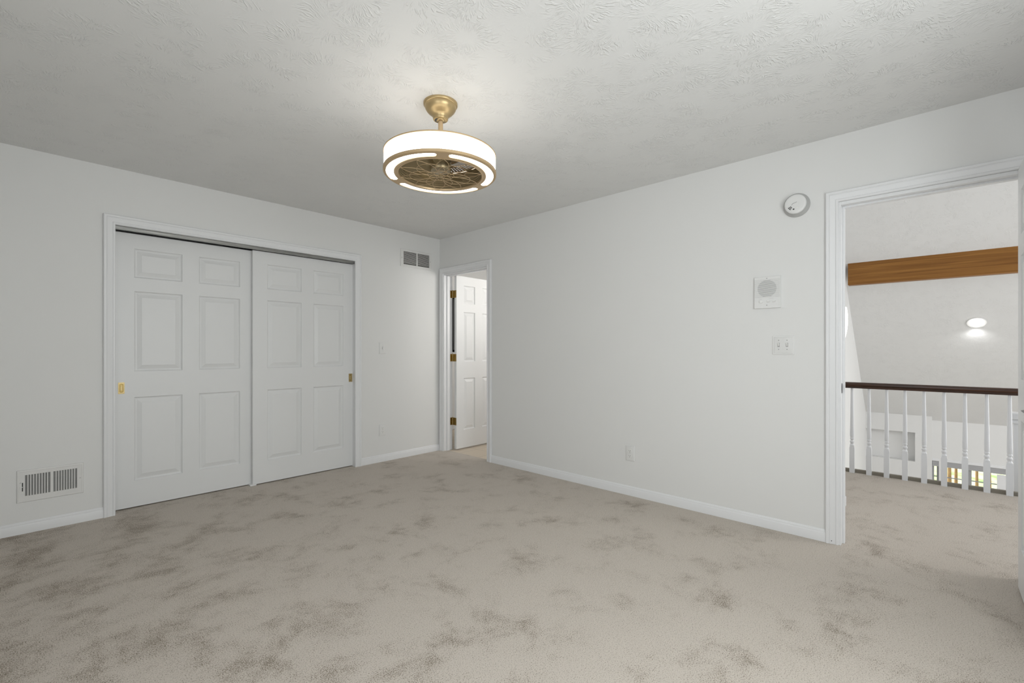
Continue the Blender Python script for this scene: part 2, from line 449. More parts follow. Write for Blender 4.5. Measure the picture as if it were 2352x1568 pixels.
def jamb(F, u0, u1, zt, depth, parent, stop=None, thick=0.018):
    """lining boards of an opening plus the door stop strip; depth runs away from the room"""
    mb = MB()
    mb.box(u0 - 0.001, u0 + thick, -depth, 0.003, 0, zt, F); mb.box(u1 - thick, u1 + 0.001, -depth, 0.003, 0, zt, F)
    mb.box(u0 + thick, u1 - thick, -depth, 0.003, zt - thick, zt + 0.001, F)
    mb.build('jamb', M_trim, parent, bevel=0.0012)
    if stop:
        s0, s1 = stop; th = thick + 0.011
        mb = MB()
        mb.box(u0 + thick - 0.001, u0 + th, -s1, -s0, 0, zt - thick, F); mb.box(u1 - th, u1 - thick + 0.001, -s1, -s0, 0, zt - thick, F)
        mb.box(u0 + th, u1 - th, -s1, -s0, zt - th, zt - thick, F)
        mb.build('door_stop', M_trim, parent, bevel=0.0012)

# closet
t1 = struct(empty('trim_1', (CX0, WA, 0)), 'white moulded casing framing the sliding closet doors', 'door frame')
casing(CX0 + 0.004, CX1 - 0.015, CZ - 0.002, FA, 'casing', t1)
m = MB()
m.box(CX0 - 0.001, CX0 + 0.004, -T - 0.03, 0.003, 0, CZ, FA); m.box(CX1 - 0.012, CX1 + 0.001, -T - 0.03, 0.003, 0, CZ, FA)
m.box(CX0 + 0.004, CX1 - 0.012, -T - 0.03, 0.003, CZ - 0.004, CZ + 0.001, FA)
m.build('jamb', M_trim, t1)
m = MB()   # aluminium head track
m.box(CX0 + .004, CX1 - .012, -0.030, -0.012, CZ - 0.030, CZ - 0.0045, FA)
m.box(CX0 + .004, CX1 - .012, -0.115, -0.030, CZ - 0.009, CZ - 0.0045, FA)
m.build('sliding_track', M_track, t1, bevel=0.004, segs=3)['label'] = 'aluminium sliding track'
m = MB(); m.box(CX0 + .88, CX0 + .93, -0.125, -0.04, 0.0, 0.014, FA); m.build('floor_guide', M_plate, t1, bevel=0.002)

# bathroom doorway
t2 = struct(empty('trim_2', (WB, BY1, 0)), 'white casing around the narrow corner doorway into the bathroom', 'door frame')
casing(BY0 + 0.006, BY1 - 0.004, BZ + 0.002, FB, 'casing', t2)
jamb(FB, BY0, BY1, BZ, T + 0.003, t2, stop=(0.035, 0.075), thick=0.012)
# hall doorway
t3 = struct(empty('trim_3', (WB, HY1, 0)), 'white moulded casing around the wide doorway to the hall', 'door frame')
casing(HY0 + 0.006, HY1 - 0.006, HZ + 0.002, FB, 'casing', t3)
casing(HY0 + 0.006, HY1 - 0.006, HZ + 0.002, FH, 'hall_casing', t3)
jamb(FB, HY0, HY1, HZ, T + 0.003, t3, stop=(0.040, 0.075))
m = MB()
ring = lambda r1, r2, t: [(WB + 0.0215 + r1 * math.cos(a), HY1 - 0.0185 - t, 0.932 + r2 * math.sin(a)) for a in [2 * PI * k / 20 for k in range(20)]]
m.loops([ring(.0135, .030, 0), ring(.0135, .030, .0016), ring(.012, .028, .002)], True, True, True)
m.build('strike_plate', M_bronze, t3)['label'] = 'black strike plate'
m = MB(); m.box(WB - 0.020, WB - 0.0175, HY1 + 0.025, HY1 + 0.029, 0.018, 0.022); m.build('nail_hole', M_dark, t3)

BP = [(0, 0), (0.012, 0), (0.012, 0.050), (0.0105, 0.054), (0.0075, 0.058), (0.0075, 0.063), (0.005, 0.068), (0.003, 0.072), (0, 0.074)]
def baseboard(F, u0, u1, name, label=None):
    mb = MB()
    mb.loops([[F(u, t + 0.0003, z) for t, z in BP] for u in (u0, u1)], True, True, True)
    return struct(mb.build(name, M_trim, smooth=True, angle=25), label, 'baseboard')
baseboard(FA, XL, CX0 - 0.060, 'baseboard_back', 'white baseboard left of the closet')
baseboard(FA, CX1 + 0.049, WB, 'baseboard_corner', 'short white baseboard between the closet and the corner')
baseboard(FB, HY1 + 0.058, BY0 - 0.058, 'baseboard_right', 'long white baseboard under the outlet on the right wall')
baseboard(FB, YB, HY0 - 0.06, 'baseboard_side')

# ------------------------------------------------------------------ six-panel doors
ROWS = [(0.19, 0.805), (0.995, 1.585), (1.685, 1.898)]
def door_leaf(W, H, cols, rows, F, thick=0.035):
    """moulded door; local u 0..W, t 0 (front) .. -thick, z 0..H; F maps into the world"""
    mb = MB()
    us = sorted({0, W} | {c for p in cols for c in p}); zs = sorted({0, H} | {c for p in rows for c in p})
    steps = [(0, 0), (.003, .007), (.010, .012), (.016, .012), (.042, .0030), (.045, .0016)]
    for side in (0, 1):
        tt = lambda d: (-d if side == 0 else -thick + d)
        for i in range(len(us) - 1):
            for j in range(len(zs) - 1):
                a, b, c, d = us[i], us[i + 1], zs[j], zs[j + 1]
                if (a, b) in cols and (c, d) in rows:
                    rings = [[F(a + s, tt(dp), c + s), F(b - s, tt(dp), c + s), F(b - s, tt(dp), d - s), F(a + s, tt(dp), d - s)] for s, dp in steps]
                    mb.loops(rings, True, False, True)
                else:
                    mb.quad(F(a, tt(0), c), F(b, tt(0), c), F(b, tt(0), d), F(a, tt(0), d))
    for i in range(len(us) - 1):
        for z in (0, H): mb.quad(F(us[i], 0, z), F(us[i + 1], 0, z), F(us[i + 1], -thick, z), F(us[i], -thick, z))
    for j in range(len(zs) - 1):
        for u in (0, W): mb.quad(F(u, 0, zs[j]), F(u, 0, zs[j + 1]), F(u, -thick, zs[j + 1]), F(u, -thick, zs[j]))
    return mb

def rrect(cu, cz, w, h, r, n=6):
    pts = []
    for (sx, sz, a0) in ((1, 1, 0), (-1, 1, 90), (-1, -1, 180), (1, -1, 270)):
        for k in range(n + 1):
            a = R(a0 + 90 * k / n)
            pts.append((cu + sx * (w / 2 - r) + r * math.cos(a), cz + sz * (h / 2 - r) + r * math.sin(a)))
    return pts

def closet_door(num, u0, face_t, label, pull_u):
    e = struct(empty('door_%d' % num, (u0, WA - face_t, 0)), label, 'door')
    F = lambda u, t, z: (u0 + u, WA - face_t - t, 0.008 + z)
    door_leaf(0.93, 2.006, [(.116, .41), (.52, .814)], ROWS, F).build('door_leaf', M_door, e)
    # recessed brass cup pull
    zc, w_, h_ = 0.884, 0.036, 0.082
    P = lambda pts, t: [(u0 + pull_u + a, WA - face_t - t, zc + b) for a, b in pts]
    mb = MB()
    n = 28
    outer = rrect(0, 0, w_, h_, .003)
    inner = rrect(0, 0, .022, .062, .0108)
    inner2 = rrect(0, 0, .018, .056, .0088)
    mb.loops([P(outer, 0.0002), P(outer, 0.0022), P(inner, 0.0024), P(inner2, 0.0006)], True, False, False)
    pl = mb.build('cup_pull', M_brass, e, smooth=True, angle=30); pl['label'] = 'brass flush pull'
    mb = MB(); mb.loops([P(inner, 0.0021), P(rrect(0, 0, .0195, .060, .0096), 0.0008)], True, False, True); mb.build('cup_recess', M_brassdark, pl)
    mb = MB(); mb.loops([P(rrect(0, 0, .013, .046, .006), 0.0011), P(rrect(0, 0, .009, .040, .004), 0.0018)], True, False, True); mb.build('cup_floor', M_brass, pl)
closet_door(1, 0.466, -0.092, 'left six-panel white closet door, its brass pull at its left edge', 0.043)
closet_door(2, 1.366, -0.052, 'right six-panel white closet door in front, brass pull at its right edge', 0.889)

# bathroom door, swung open against the bathroom side
d3 = struct(empty('door_3', (WBO, 4.11, 0)), 'open white six-panel bathroom door with brass hinges in the corner doorway', 'door')
F3 = lambda u, t, z: (WBO + 0.004 + u, 4.086 - t, 0.014 + z)
door_leaf(0.70, 2.006, [(.112, .290), (.412, .590)], [(0.21, 0.815), (1.01, 1.59), (1.69, 1.90)], F3).build('door_leaf', M_door, d3)
def hinge(zc, parent, x, yj, yd, zz=.086):
    """two leaves on jamb edge and door edge plus a barrel with pin tips"""
    mb = MB()
    mb.box(x - 0.030, x - 0.001, yj - 0.0025, yj, zc - zz / 2, zc + zz / 2)
    mb.box(x + 0.0005, x + 0.003, yd, yj - 0.012, zc - zz / 2, zc + zz / 2)
    h = mb.build('hinge', M_brassdark, parent, bevel=0.0008); h['label'] = 'brass butt hinge'
    mb = MB()
    for k in range(5):
        z0 = zc - zz / 2 + k * zz / 5
        mb.lathe([(.0055, 0), (.0062, .001), (.0062, zz / 5 - .001), (.0055, zz / 5)], (x, yj - 0.009, z0), 14, cap0=True, cap1=True)
    mb.lathe([(.0045, 0), (.006, .002), (.003, .006)], (x, yj - 0.009, zc + zz / 2), 12, cap0=True, cap1=True)
    mb.build('hinge_pin', M_brass, h, smooth=True)
    mb = MB()
    for sz in (-.028, 0, .028):
        mb.lathe([(.003, 0), (.003, .0012), (.0015, .0014)], (0, 0, 0), 10, M=lambda a, b, c: (x - 0.016 + a, yj - 0.0025 - c, zc + sz + b), cap1=True)
    mb.build('hinge_screw', M_brass, h)
for zc in (1.808, 1.070, 0.331): hinge(zc, d3, WBO + 0.002, BY1 - 0.012, 4.088)

# hall door, swung open into the bedroom
d4 = struct(empty('door_4', (WB - 0.02, -0.316, 0)), 'white hall door swung into the room at the right edge', 'door')
F4 = lambda u, t, z: (WB - 0.024 - u, -0.281 + t, 0.014 + z)
door_leaf(0.735, 2.018, [(.108, .308), (.427, .627)], [(0.21, 0.815), (1.01, 1.59), (1.69, 1.90)], F4).build('door_leaf', M_door, d4)
for sg, yf in ((1, -0.281), (-1, -0.316)):
    LH = lambda x, t, z: (x, yf + sg * t, z)
    rose = MB().lathe([(.030, 0), (.030, .005), (.024, .011), (.010, .014), (.009, .043), (.006, .045)], (0, 0, 0), 28, M=lambda a, b, c: LH(2.598 + a, c, .925 + b), cap1=True).build('handle_rose', M_bronze, d4, smooth=True)
    mb = MB()
    mb.loops([[LH(x, tt_ + r_ * .7 * math.cos(q), .925 + r_ * math.sin(q)) for q in [2 * PI * k / 14 for k in range(14)]]
              for x, r_, tt_ in ((2.590, .008, .038), (2.606, .0085, .039), (2.626, .007, .041), (2.642, .0045, .044), (2.655, .0008, .048))], True, True, True)
    mb.build('lever_handle', M_bronze, d4, smooth=True)['label'] = 'dark bronze lever handle'
for zc in (1.80, 1.02, 0.28):
    mb = MB().lathe([(.0055, -.045), (.0062, -.044), (.0062, .044), (.0055, .045)], (WB - 0.020, -0.3235, zc), 12, cap0=True, cap1=True)
    mb.build('hinge_pin', M_trim, d4, smooth=True)

# ------------------------------------------------------------------ fan light
FX, FY = 1.495, 1.897
fan = tag(empty('ceiling_fan_light', (FX, FY, CEIL)), 'gold drum ceiling light with caged fan and glowing white shade', 'ceiling light')
def lat(prof, name, mat, parent, seg=96, **k):
    return MB().lathe(prof, (FX, FY, 0), seg, **k).build(name, mat, parent, smooth=True, angle=40)
lat([(.001, 2.4395), (.0875, 2.4395), (.0875, 2.430), (.085, 2.427), (.081, 2.425), (.081, 2.421), (.079, 2.412), (.073, 2.402), (.063, 2.391), (.051, 2.381), (.043, 2.372),
     (.039, 2.364), (.039, 2.359), (.037, 2.3545), (.033, 2.353), (.016, 2.3535)], 'canopy', M_goldsatin, fan)
lat([(.034, 2.3600), (.036, 2.3562), (.0335, 2.3525), (.0305, 2.3520)], 'canopy_rim', M_brass, fan)
b_ = MB()
a0 = math.atan2(-FY, -FX)
aa = [R(150) + k * R(9) for k in range(9)]
b_.loops([[(FX + .0305 * math.cos(a0 - a + R(110)), FY + .0305 * math.sin(a0 - a + R(110)), 2.3515) for a in aa],
          [(FX + .015 * math.cos(a0 - a + R(110)), FY + .015 * math.sin(a0 - a + R(110)), 2.3508) for a in aa]], closed=False)
b_.build('joint_slot', M_dark, fan)
lat([(.0125, 2.36), (.0125, 2.165)], 'down_rod', M_gold, fan, 24)
lat([(.0005, 2.3575), (.024, 2.3565), (.021, 2.349), (.014, 2.345)], 'ball_joint', M_goldsatin, fan, 32)
RO = 0.2870
lat([(RO - .012, 2.168), (RO + .001, 2.168), (RO + .001, 2.162), (RO - .012, 2.160), (RO - .012, 2.168)], 'top_ring', M_gold, fan)
lat([(RO - .002, 2.162), (RO - .002, 2.081)], 'lamp_shade', M_shade, fan)['label'] = 'glowing white drum shade'
mb = MB(); 
sa = math.atan2(-FY, -FX) + R(1.0)
mb.box(FX + (RO - .0005) * math.cos(sa) - .0016, FX + (RO - .0005) * math.cos(sa) + .0016, FY + (RO - .0005) * math.sin(sa) - .0016, FY + (RO - .0005) * math.sin(sa) + .0016, 2.077, 2.161)
mb.build('shade_seam', emit('shade_seam_glow', (1.0, 0.93, 0.78), 0.72), fan)
# lower ring: gold band with three lit arcs
lat([(RO - .003, 2.0825), (RO + .002, 2.0825), (RO + .002, 2.0700), (RO - .003, 2.0665), (RO - .006, 2.0663)], 'bottom_ring', M_gold, fan)
def sector(r0, r1, z, a0, a1, n=40):
    return [[(FX + r0 * math.cos(a), FY + r0 * math.sin(a), z) for a in [a0 + (a1 - a0) * k / n for k in range(n + 1)]],
            [(FX + r1 * math.cos(a), FY + r1 * math.sin(a), z) for a in [a0 + (a1 - a0) * k / n for k in range(n + 1)]]]
lat([(RO - .005, 2.0665), (.275, 2.0660), (.275, 2.0700)], 'outer_band', M_gold, fan)
lat([(.236, 2.0700), (.236, 2.0660), (.226, 2.0655), (.222, 2.0665), (.219, 2.064), (.214, 2.064), (.212, 2.072)], 'inner_band', M_gold, fan)
vr = lambda deg: R(deg - 42.92 + 0) 
fwd = R(42.92)
for k in range(3):
    # gap directions in camera terms (deg from right, counter-clockwise towards far) -> world
    g = fwd - R(90) + R((-79, 41, 161)[k])
    g2 = g + R(120)
    half = R(6.2)
    # lit arc between the spokes, with rounded ends
    n = 60; lo, hi = g + half, g2 - half
    mid = (.275 + .236) / 2; hw = (.275 - .236) / 2
    inn, out_ = [], []
    for i in range(n + 1):
        a = lo + (hi - lo) * i / n
        s = min(1.0, min(a - lo, hi - a) * mid / hw)
        w2 = hw * math.sqrt(max(0, 1 - (1 - s) ** 2))
        inn.append((FX + (mid - w2) * math.cos(a), FY + (mid - w2) * math.sin(a), 2.0690)); out_.append((FX + (mid + w2) * math.cos(a), FY + (mid + w2) * math.sin(a), 2.0690))
    MB().loops([inn, out_], closed=False).build('light_arc', M_arc, fan)['label'] = 'lit acrylic arc'
    # gold plate closing the gap (outline fits the arc's rounded ends)
    m = MB()
    lo2, hi2 = g - half - hw / mid, g + half + hw / mid
    ii, oo = [], []
    for side in (0, 1):
        rin, rout = [], []
        for i in range(13):
            f = i / 12
            a = (g + half + f * hw / mid) if side else (g - half - f * hw / mid)
            w2 = hw * math.sqrt(max(0, 1 - (1 - f) ** 2))
            rin.append((a, mid - w2)); rout.append((a, mid + w2))
        for arr, edge in ((rin, mid - hw - .001), (rout, mid + hw + .001)):
            m.loops([[(FX + r_ * math.cos(a), FY + r_ * math.sin(a), 2.0664) for a, r_ in arr],
                     [(FX + edge * math.cos(a), FY + edge * math.sin(a), 2.0664) for a, r_ in arr]], closed=False)
    m.loops(sector(mid - hw - .001, mid + hw + .001, 2.0664, g - half, g + half, 6), closed=False)
    m.build('ring_bridge', M_gold, fan)
# top pan with vent slots
m = MB()
m.loops(sector(.0126, .105, 2.163, 0, 2 * PI, 96), closed=False)
m.loops(sector(.205, .222, 2.163, 0, 2 * PI, 96), closed=False)
for k in range(72):
    a = 2 * PI * k / 72
    m.loops(sector(.104, .206, 2.163, a, a + 2 * PI / 72 * 0.62, 1), closed=False)
m.build('top_pan', M_gold, fan)
MB().loops(sector(.2225, RO - .0125, 2.1625, 0, 2 * PI, 96), closed=False).build('top_diffuser', M_arc, fan)['label'] = 'lit upper acrylic ring'
lat([(.212, 2.072), (.213, 2.082), (.211, 2.084), (.213, 2.094), (.211, 2.096), (.213, 2.106), (.211, 2.108), (.214, 2.130), (.222, 2.162)], 'inner_wall', M_cage, fan)
lat([(.001, 2.088), (.050, 2.089), (.056, 2.098), (.056, 2.140), (.030, 2.160)], 'fan_hub', M_blade, fan, 40)
for k in range(7):
    a = 2 * PI * k / 7 + 0.3
    rows = []
    for i in range(9):
        r_ = .05 + .155 * i / 8
        row = []
        for j in range(5):
            da = (j / 4 - .5) * (0.62 - 0.05 * i / 8)
            row.append((FX + r_ * math.cos(a + da + .25 * i / 8), FY + r_ * math.sin(a + da + .25 * i / 8), 2.118 + (j / 4 - .5) * .026))
        rows.append(row)
    MB().loops(rows, closed=False).build('fan_blade', M_blade, fan, smooth=True)
# wire cage drawn in overlapping petals
g = MB(); zc = 2.0655; wr = 0.0013
def circ(cx, cy, r_, n=40, a0=0, a1=2 * PI, dome=0.002):
    pts = []
    for k in range(n + (0 if abs(a1 - a0 - 2 * PI) < 1e-6 else 1)):
        a = a0 + (a1 - a0) * k / n
        x, y = cx + r_ * math.cos(a), cy + r_ * math.sin(a)
        q = min(1, math.hypot(x, y) / .212)
        pts.append((FX + x, FY + y, zc - dome * (1 - q * q)))
    return pts
for k in range(5):
    a = 2 * PI * k / 5 + R(20)
    g.tube(circ(.034 * math.cos(a), .034 * math.sin(a), .036), wr, 5, True)
    a += R(36)
    g.tube(circ(.092 * math.cos(a), .092 * math.sin(a), .070), wr, 5, True)
for k in range(10):
    a = 2 * PI * k / 10 + R(20)
    # pointed petals reaching the rim
    for s in (-1, 1):
        pts = []
        for i in range(13):
            f = i / 12; r_ = .06 + .152 * f; aa_ = a + s * (0.34 * math.sin(PI * (0.5 + 0.5 * f)))
            q = r_ / .212
            pts.append((FX + r_ * math.cos(aa_), FY + r_ * math.sin(aa_), zc - .002 * (1 - q * q)))
        g.tube(pts, wr, 5)
g.build('wire_grille', M_gold, fan, smooth=True, angle=80)
lat([(.001, 2.0605), (.010, 2.0612), (.013, 2.0635)], 'grille_boss', M_goldsatin, fan, 24)

# ------------------------------------------------------------------ wall vents
def register():
    e = tag(empty('supply_register', (0.148, WA, 0.20)), 'white wall register with vertical louvres, low at the left edge', 'vent')
    u0, u1, z0, z1 = -0.003, 0.299, 0.200, 0.397
    banks = [(0.030, 0.143), (0.157, 0.270)]; s0, s1 = 0.236, 0.368
    mb = MB()
    t0, tt = 0.0, 0.0075
    mb.box(u0, u1, t0, tt, z0, s0, FA); mb.box(u0, u1, t0, tt, s1, z1, FA)
    mb.box(u0, banks[0][0], t0, tt, s0, s1, FA); mb.box(banks[0][1], banks[1][0], t0, tt, s0, s1, FA); mb.box(banks[1][1], u1, t0, tt, s0, s1, FA)
    mb.build('face_plate', M_ventw, e)
    # bevelled outer lip
    mb = MB(); P = lambda s, t: [FA(u0 - s, t, z0 - s), FA(u1 + s, t, z0 - s), FA(u1 + s, t, z1 + s), FA(u0 - s, t, z1 + s)]
    mb.loops([P(.004, 0.0005), P(.0005, 0.0078), P(-.006, .0085), P(-.008, .0075)], True)
    mb.build('rim', M_ventw, e)
    for bi, (b0, b1) in enumerate(banks):
        n = 9; pitch = (b1 - b0) / n
        for k in range(n - 1):
            c = b0 + pitch * (k + 1)
            mb = MB(); a = R(35) * (1 if bi == 0 else -1)
            mb.box(c - 0.0022, c + 0.0022, -0.001, 0.0078, s0, s1, FA)
            mb.build('louvre', M_ventw, e)
        mb = MB()
        for zz in (0.262, 0.284, 0.306, 0.328, 0.350): mb.box(b0, b1, 0.0006, 0.0022, zz - .0016, zz + .0016, FA)
        mb.build('damper', M_groove, e)
    mb = MB()
    for b0, b1 in banks: mb.box(b0, b1, 0.0001, 0.0006, s0, s1, FA)
    mb.build('duct_opening', M_duct, e)['label'] = 'grey duct opening'
    mb = MB(); mb.box(0.0165, 0.0215, 0.0076, 0.0080, 0.268, 0.322, FA); mb.build('lever_slot', M_dark, e)
    mb = MB(); mb.box(0.0065, 0.0195, 0.0080, 0.016, 0.2925, 0.2975, FA); mb.build('damper_lever', M_plate, e, bevel=0.001)
    for (u, z) in ((0.285, 0.300), (0.010, 0.323)):
        MB().lathe([(.0036, .0078), (.0032, .0092), (.001, .0096)], (0, 0, 0), 12, M=lambda a, b, c, u=u, z=z: FA(u + a, c, z + b), cap1=True).build('screw', M_softgroove, e)
register()

def return_grille():
    e = tag(empty('return_grille', (3.0, WA, 2.07)), 'white wall grille with dark horizontal slots, high near the corner', 'vent')
    u0, u1, z0, z1 = 2.802, 3.205, 2.066, 2.250
    banks = [(2.836, 3.004), (3.018, 3.178)]; s0, s1 = 2.090, 2.228
    mb = MB()
    mb.box(u0, u1, 0, 0.008, z0, s0, FA); mb.box(u0, u1, 0, 0.008, s1, z1, FA); mb.box(u0, banks[0][0], 0, 0.008, s0, s1, FA)
    mb.box(banks[0][1], banks[1][0], 0, 0.008, s0, s1, FA); mb.box(banks[1][1], u1, 0, 0.008, s0, s1, FA)
    mb.build('face_plate', M_ventw, e)
    mb = MB(); P = lambda s, t: [FA(u0 - s, t, z0 - s), FA(u1 + s, t, z0 - s), FA(u1 + s, t, z1 + s), FA(u0 - s, t, z1 + s)]
    mb.loops([P(.004, 0.0005), P(.0005, 0.0083), P(-.006, .009), P(-.008, .008)], True)
    mb.build('rim', M_ventw, e)
    n = 13
    for b0, b1 in banks:
        for k in range(n - 1):
            z = s0 + (s1 - s0) * (k + 1) / n
            mb = MB()
            mb.loops([[FA(u, .0080, z - .0012), FA(u, .0080, z + .0012), FA(u, .0012, z + .0058), FA(u, .0012, z + .0036)] for u in (b0, b1)], True, True, True)
            mb.build('slat', M_ventw, e)
    mb = MB()
    for b0, b1 in banks: mb.box(b0, b1, 0.0001, 0.0008, s0, s1, FA)
    mb.build('duct_opening', M_hole, e)['label'] = 'dark duct opening'
    for (u, z) in ((2.815, 2.158), (3.192, 2.158)):
        MB().lathe([(.0036, .008), (.0032, .0095), (.001, .0098)], (0, 0, 0), 12, M=lambda a, b, c, u=u, z=z: FA(u + a, c, z + b), cap1=True).build('screw', M_groove, e)
return_grille()

# ------------------------------------------------------------------ plates on the walls
def plate_mesh(F, uc, zc, w_, h_, t=0.006, border=0.007):
    mb = MB()
    P = lambda s, tt: [F(uc + a, tt, zc + b) for a, b in rrect(0, 0, w_ - 2 * s, h_ - 2 * s, max(.001, .004 - s * .3), 4)]
    mb.loops([P(0, 0.0003), P(0, t * .45), P(.0022, t * .75), P(border * .75, t * .8), P(border * .85, t * .55), P(border, t), P(border + .0012, t * 1.08)], True, False, True)
    return mb
def disc(F, u, z, r_, t0, t1, name, mat, parent, seg=16):
    return MB().lathe([(r_, t0), (r_, t1 - .0004), (r_ * .85, t1)], (0, 0, 0), seg, M=lambda a, b, c: F(u + a, c, z + b), cap1=True).build(name, mat, parent)

def outlet(F, uc, zc, label, sgn=1, grp='duplex wall outlets'):
    e = tag(empty('wall_outlet', F(uc, 0, zc - 0.06)), label, 'outlet')
    plate_mesh(F, uc, zc, .078, .123).build('cover_plate', M_plate, e, smooth=True, angle=20)
    for s in (-1, 1):
        c = zc + s * .0195
        mb = MB(); pts = rrect(0, 0, .033, .028, .0135, 6)
        mb.loops([[F(uc + a, .0064, c + b) for a, b in pts], [F(uc + a, .0088, c + b) for a, b in pts]], True, False, True)
        r_ = mb.build('receptacle', M_plate2, e)
        mb = MB()
        mb.box(uc - .0075, uc - .0052, .0088, .0091, c - .001, c + .0075, F); mb.box(uc + .0052, uc + .0075, .0088, .0091, c - .001, c + .0075, F)
        mb.lathe([(.0026, .0088), (.0026, .0092)], (0, 0, 0), 12, M=lambda a, b, cc: F(uc + a, cc, c - .0075 + b), cap1=True)
        mb.build('slots', M_dark, r_)
    disc(F, uc, zc, .0026, .0064, .0085, 'screw', M_softgroove, e, 12)
outlet(FA, 2.581, 0.328, 'white outlet low on the wall between closet and corner')
outlet(FB, 1.808, 0.335, 'white outlet low on the long right wall')

def toggle(F, u, z, parent, up=True):
    mb = MB(); mb.box(u - .006, u + .006, .0064, .0070, z - .0125, z + .0125, F)
    h = mb.build('toggle_slot', M_groove, parent)
    mb = MB(); s = 1 if up else -1
    a = [F(u - .0042, .0066, z - .009), F(u + .0042, .0066, z - .009), F(u + .0042, .0066, z + .009), F(u - .0042, .0066, z + .009)]
    b = [F(u - .0034, .0165, z + s * .0085 - .003), F(u + .0034, .0165, z + s * .0085 - .003), F(u + .0034, .0165, z + s * .0085 + .0035), F(u - .0034, .0165, z + s * .0085 + .0035)]
    mb.loops([a, b], True, False, True); mb.build('toggle_lever', M_plate2, parent, bevel=.0006)

e = tag(empty('light_switch', FA(2.582, 0, 1.12)), 'single white light switch above the outlet beside the closet', 'light switch')
plate_mesh(FA, 2.582, 1.180, .079, .126).build('cover_plate', M_plate, e, smooth=True, angle=20)
toggle(FA, 2.582, 1.180, e, False)
for dz in (-.030, .030): disc(FA, 2.582, 1.18 + dz, .0024, .0064, .0078, 'screw', M_softgroove, e, 12)
e = tag(empty('light_switch', FB(.7295, 0, 1.13)), 'double white light switch under the intercom', 'light switch')
plate_mesh(FB, .7295, 1.1905, .125, .121, border=.012).build('cover_plate', M_plate, e, smooth=True, angle=20)
for u in (.7545, .7075):
    toggle(FB, u, 1.1935, e, True)
    for dz in (-.029, .029): disc(FB, u, 1.1935 + dz, .0027, .0064, .0076, 'screw', M_groove, e, 12)

# intercom
e = tag(empty('intercom_panel', FB(.8195, 0, 1.432)), 'white wall intercom with round ribbed speaker and small controls', 'intercom')
mb = MB(); P = lambda s, t: [FB(.7425 + s, t, 1.4325 + s), FB(.8965 - s, t, 1.4325 + s), FB(.8965 - s, t, 1.6375 - s), FB(.7425 + s, t, 1.6375 - s)]
mb.loops([P(0, .0003), P(0, .0125), P(.0015, .014)], True, False, True)
mb.build('face_plate', M_plate, e)
n = 19
for k in range(n):       # moulded ribs
    z = 1.5045 + (1.6175 - 1.5045) * k / (n - 1)
    dz = z - 1.560; half = math.sqrt(max(0, .0555 ** 2 - dz * dz))
    mb = MB(); mb.box(.7440, .8950, .0139, .0145, z - .0007, z + .0007, FB)
    mb.build('rib', M_softgroove, e)
    if half > .008:
        mb = MB(); mb.box(.8205 - half, .8205 + half, .0140,   .0149, z - .0012, z + .0010, FB)
        mb.build('speaker_slot', M_groove, e)
disc(FB, .8545, 1.4760, .0095, .0138, .0230, 'volume_knob', M_plate2, e, 24)
for u in (.8110, .7805):
    mb = MB(); mb.box(u - .0095, u + .0095, .0138, .0200, 1.4745, 1.4815, FB); mb.build('slide_button', M_plate2, e, bevel=.0012)
for (u, z, wd) in ((.8565, 1.4930, .007), (.7960, 1.4935, .013), (.8110, 1.4690, .010), (.7805, 1.4700, .010)):
    MB().box(u - wd, u + wd, .0139, .0143, z - .0007, z + .0007, FB).build('control_marking', M_softgroove, e)
for z in (1.6265, 1.4520): disc(FB, .8215, z, .0028, .0138, .0150, 'screw', M_groove, e, 12)

# smoke detector
e = tag(empty('smoke_detector', FB(.655, 0, 2.0)), 'round white smoke detector high on the wall beside the hall doorway', 'smoke detector')
LM = lambda a, b, c: FB(.655 + a, c, 2.068 + b)
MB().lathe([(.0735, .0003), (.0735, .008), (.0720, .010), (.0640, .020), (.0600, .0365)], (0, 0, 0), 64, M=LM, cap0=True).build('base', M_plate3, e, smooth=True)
MB().lathe([(.0598, .0360), (.0600, .0385), (.0585, .0430), (.0550, .0455), (.046, .0468), (.030, .0475)], (0, 0, 0), 64, M=LM, cap1=True).build('housing', M_plate, e, smooth=True, angle=50)
mb = MB()
for k in range(3):
    r0 = .026 + k * .0065
    pts = [R(205 + 5 * i) for i in range(7)]
    mb.loops([[LM(-r0 * math.cos(a), r0 * math.sin(a), .0479) for a in pts], [LM(-(r0 + .004) * math.cos(a), (r0 + .004) * math.sin(a), .0475) for a in pts]], closed=False)
o = mb.build('sounder_slots', M_dark, e); o['label'] = 'dark sounder slots'
mb = MB(); mb.tube([LM(.020, -.006, .0474), LM(.012, .003, .0478), LM(-.010, .010, .0478)], .0011, 6); mb.build('cover_groove', M_groove, e)
mb = MB(); mb.tube([LM(-.024 + .004 * math.sin(i / 3), .012 - i * .004, .0470) for i in range(9)], .0006, 6); mb.build('cover_seam', M_softgroove, e)
mb = MB(); mb.lathe([(.0042, .0476), (.0036, .0490)], (0, 0, 0), 16, M=lambda a, b, c: LM(a * 1.3 + .008, b - .032, c), cap1=True); mb.build('indicator', M_dark, e)
mb = MB(); mb.lathe([(.0085, .0472), (.0080, .0488), (.005, .0492)], (0, 0, 0), 24, M=lambda a, b, c: LM(a - .012, b - .022, c), cap1=True); mb.build('test_button', M_plate2, e)

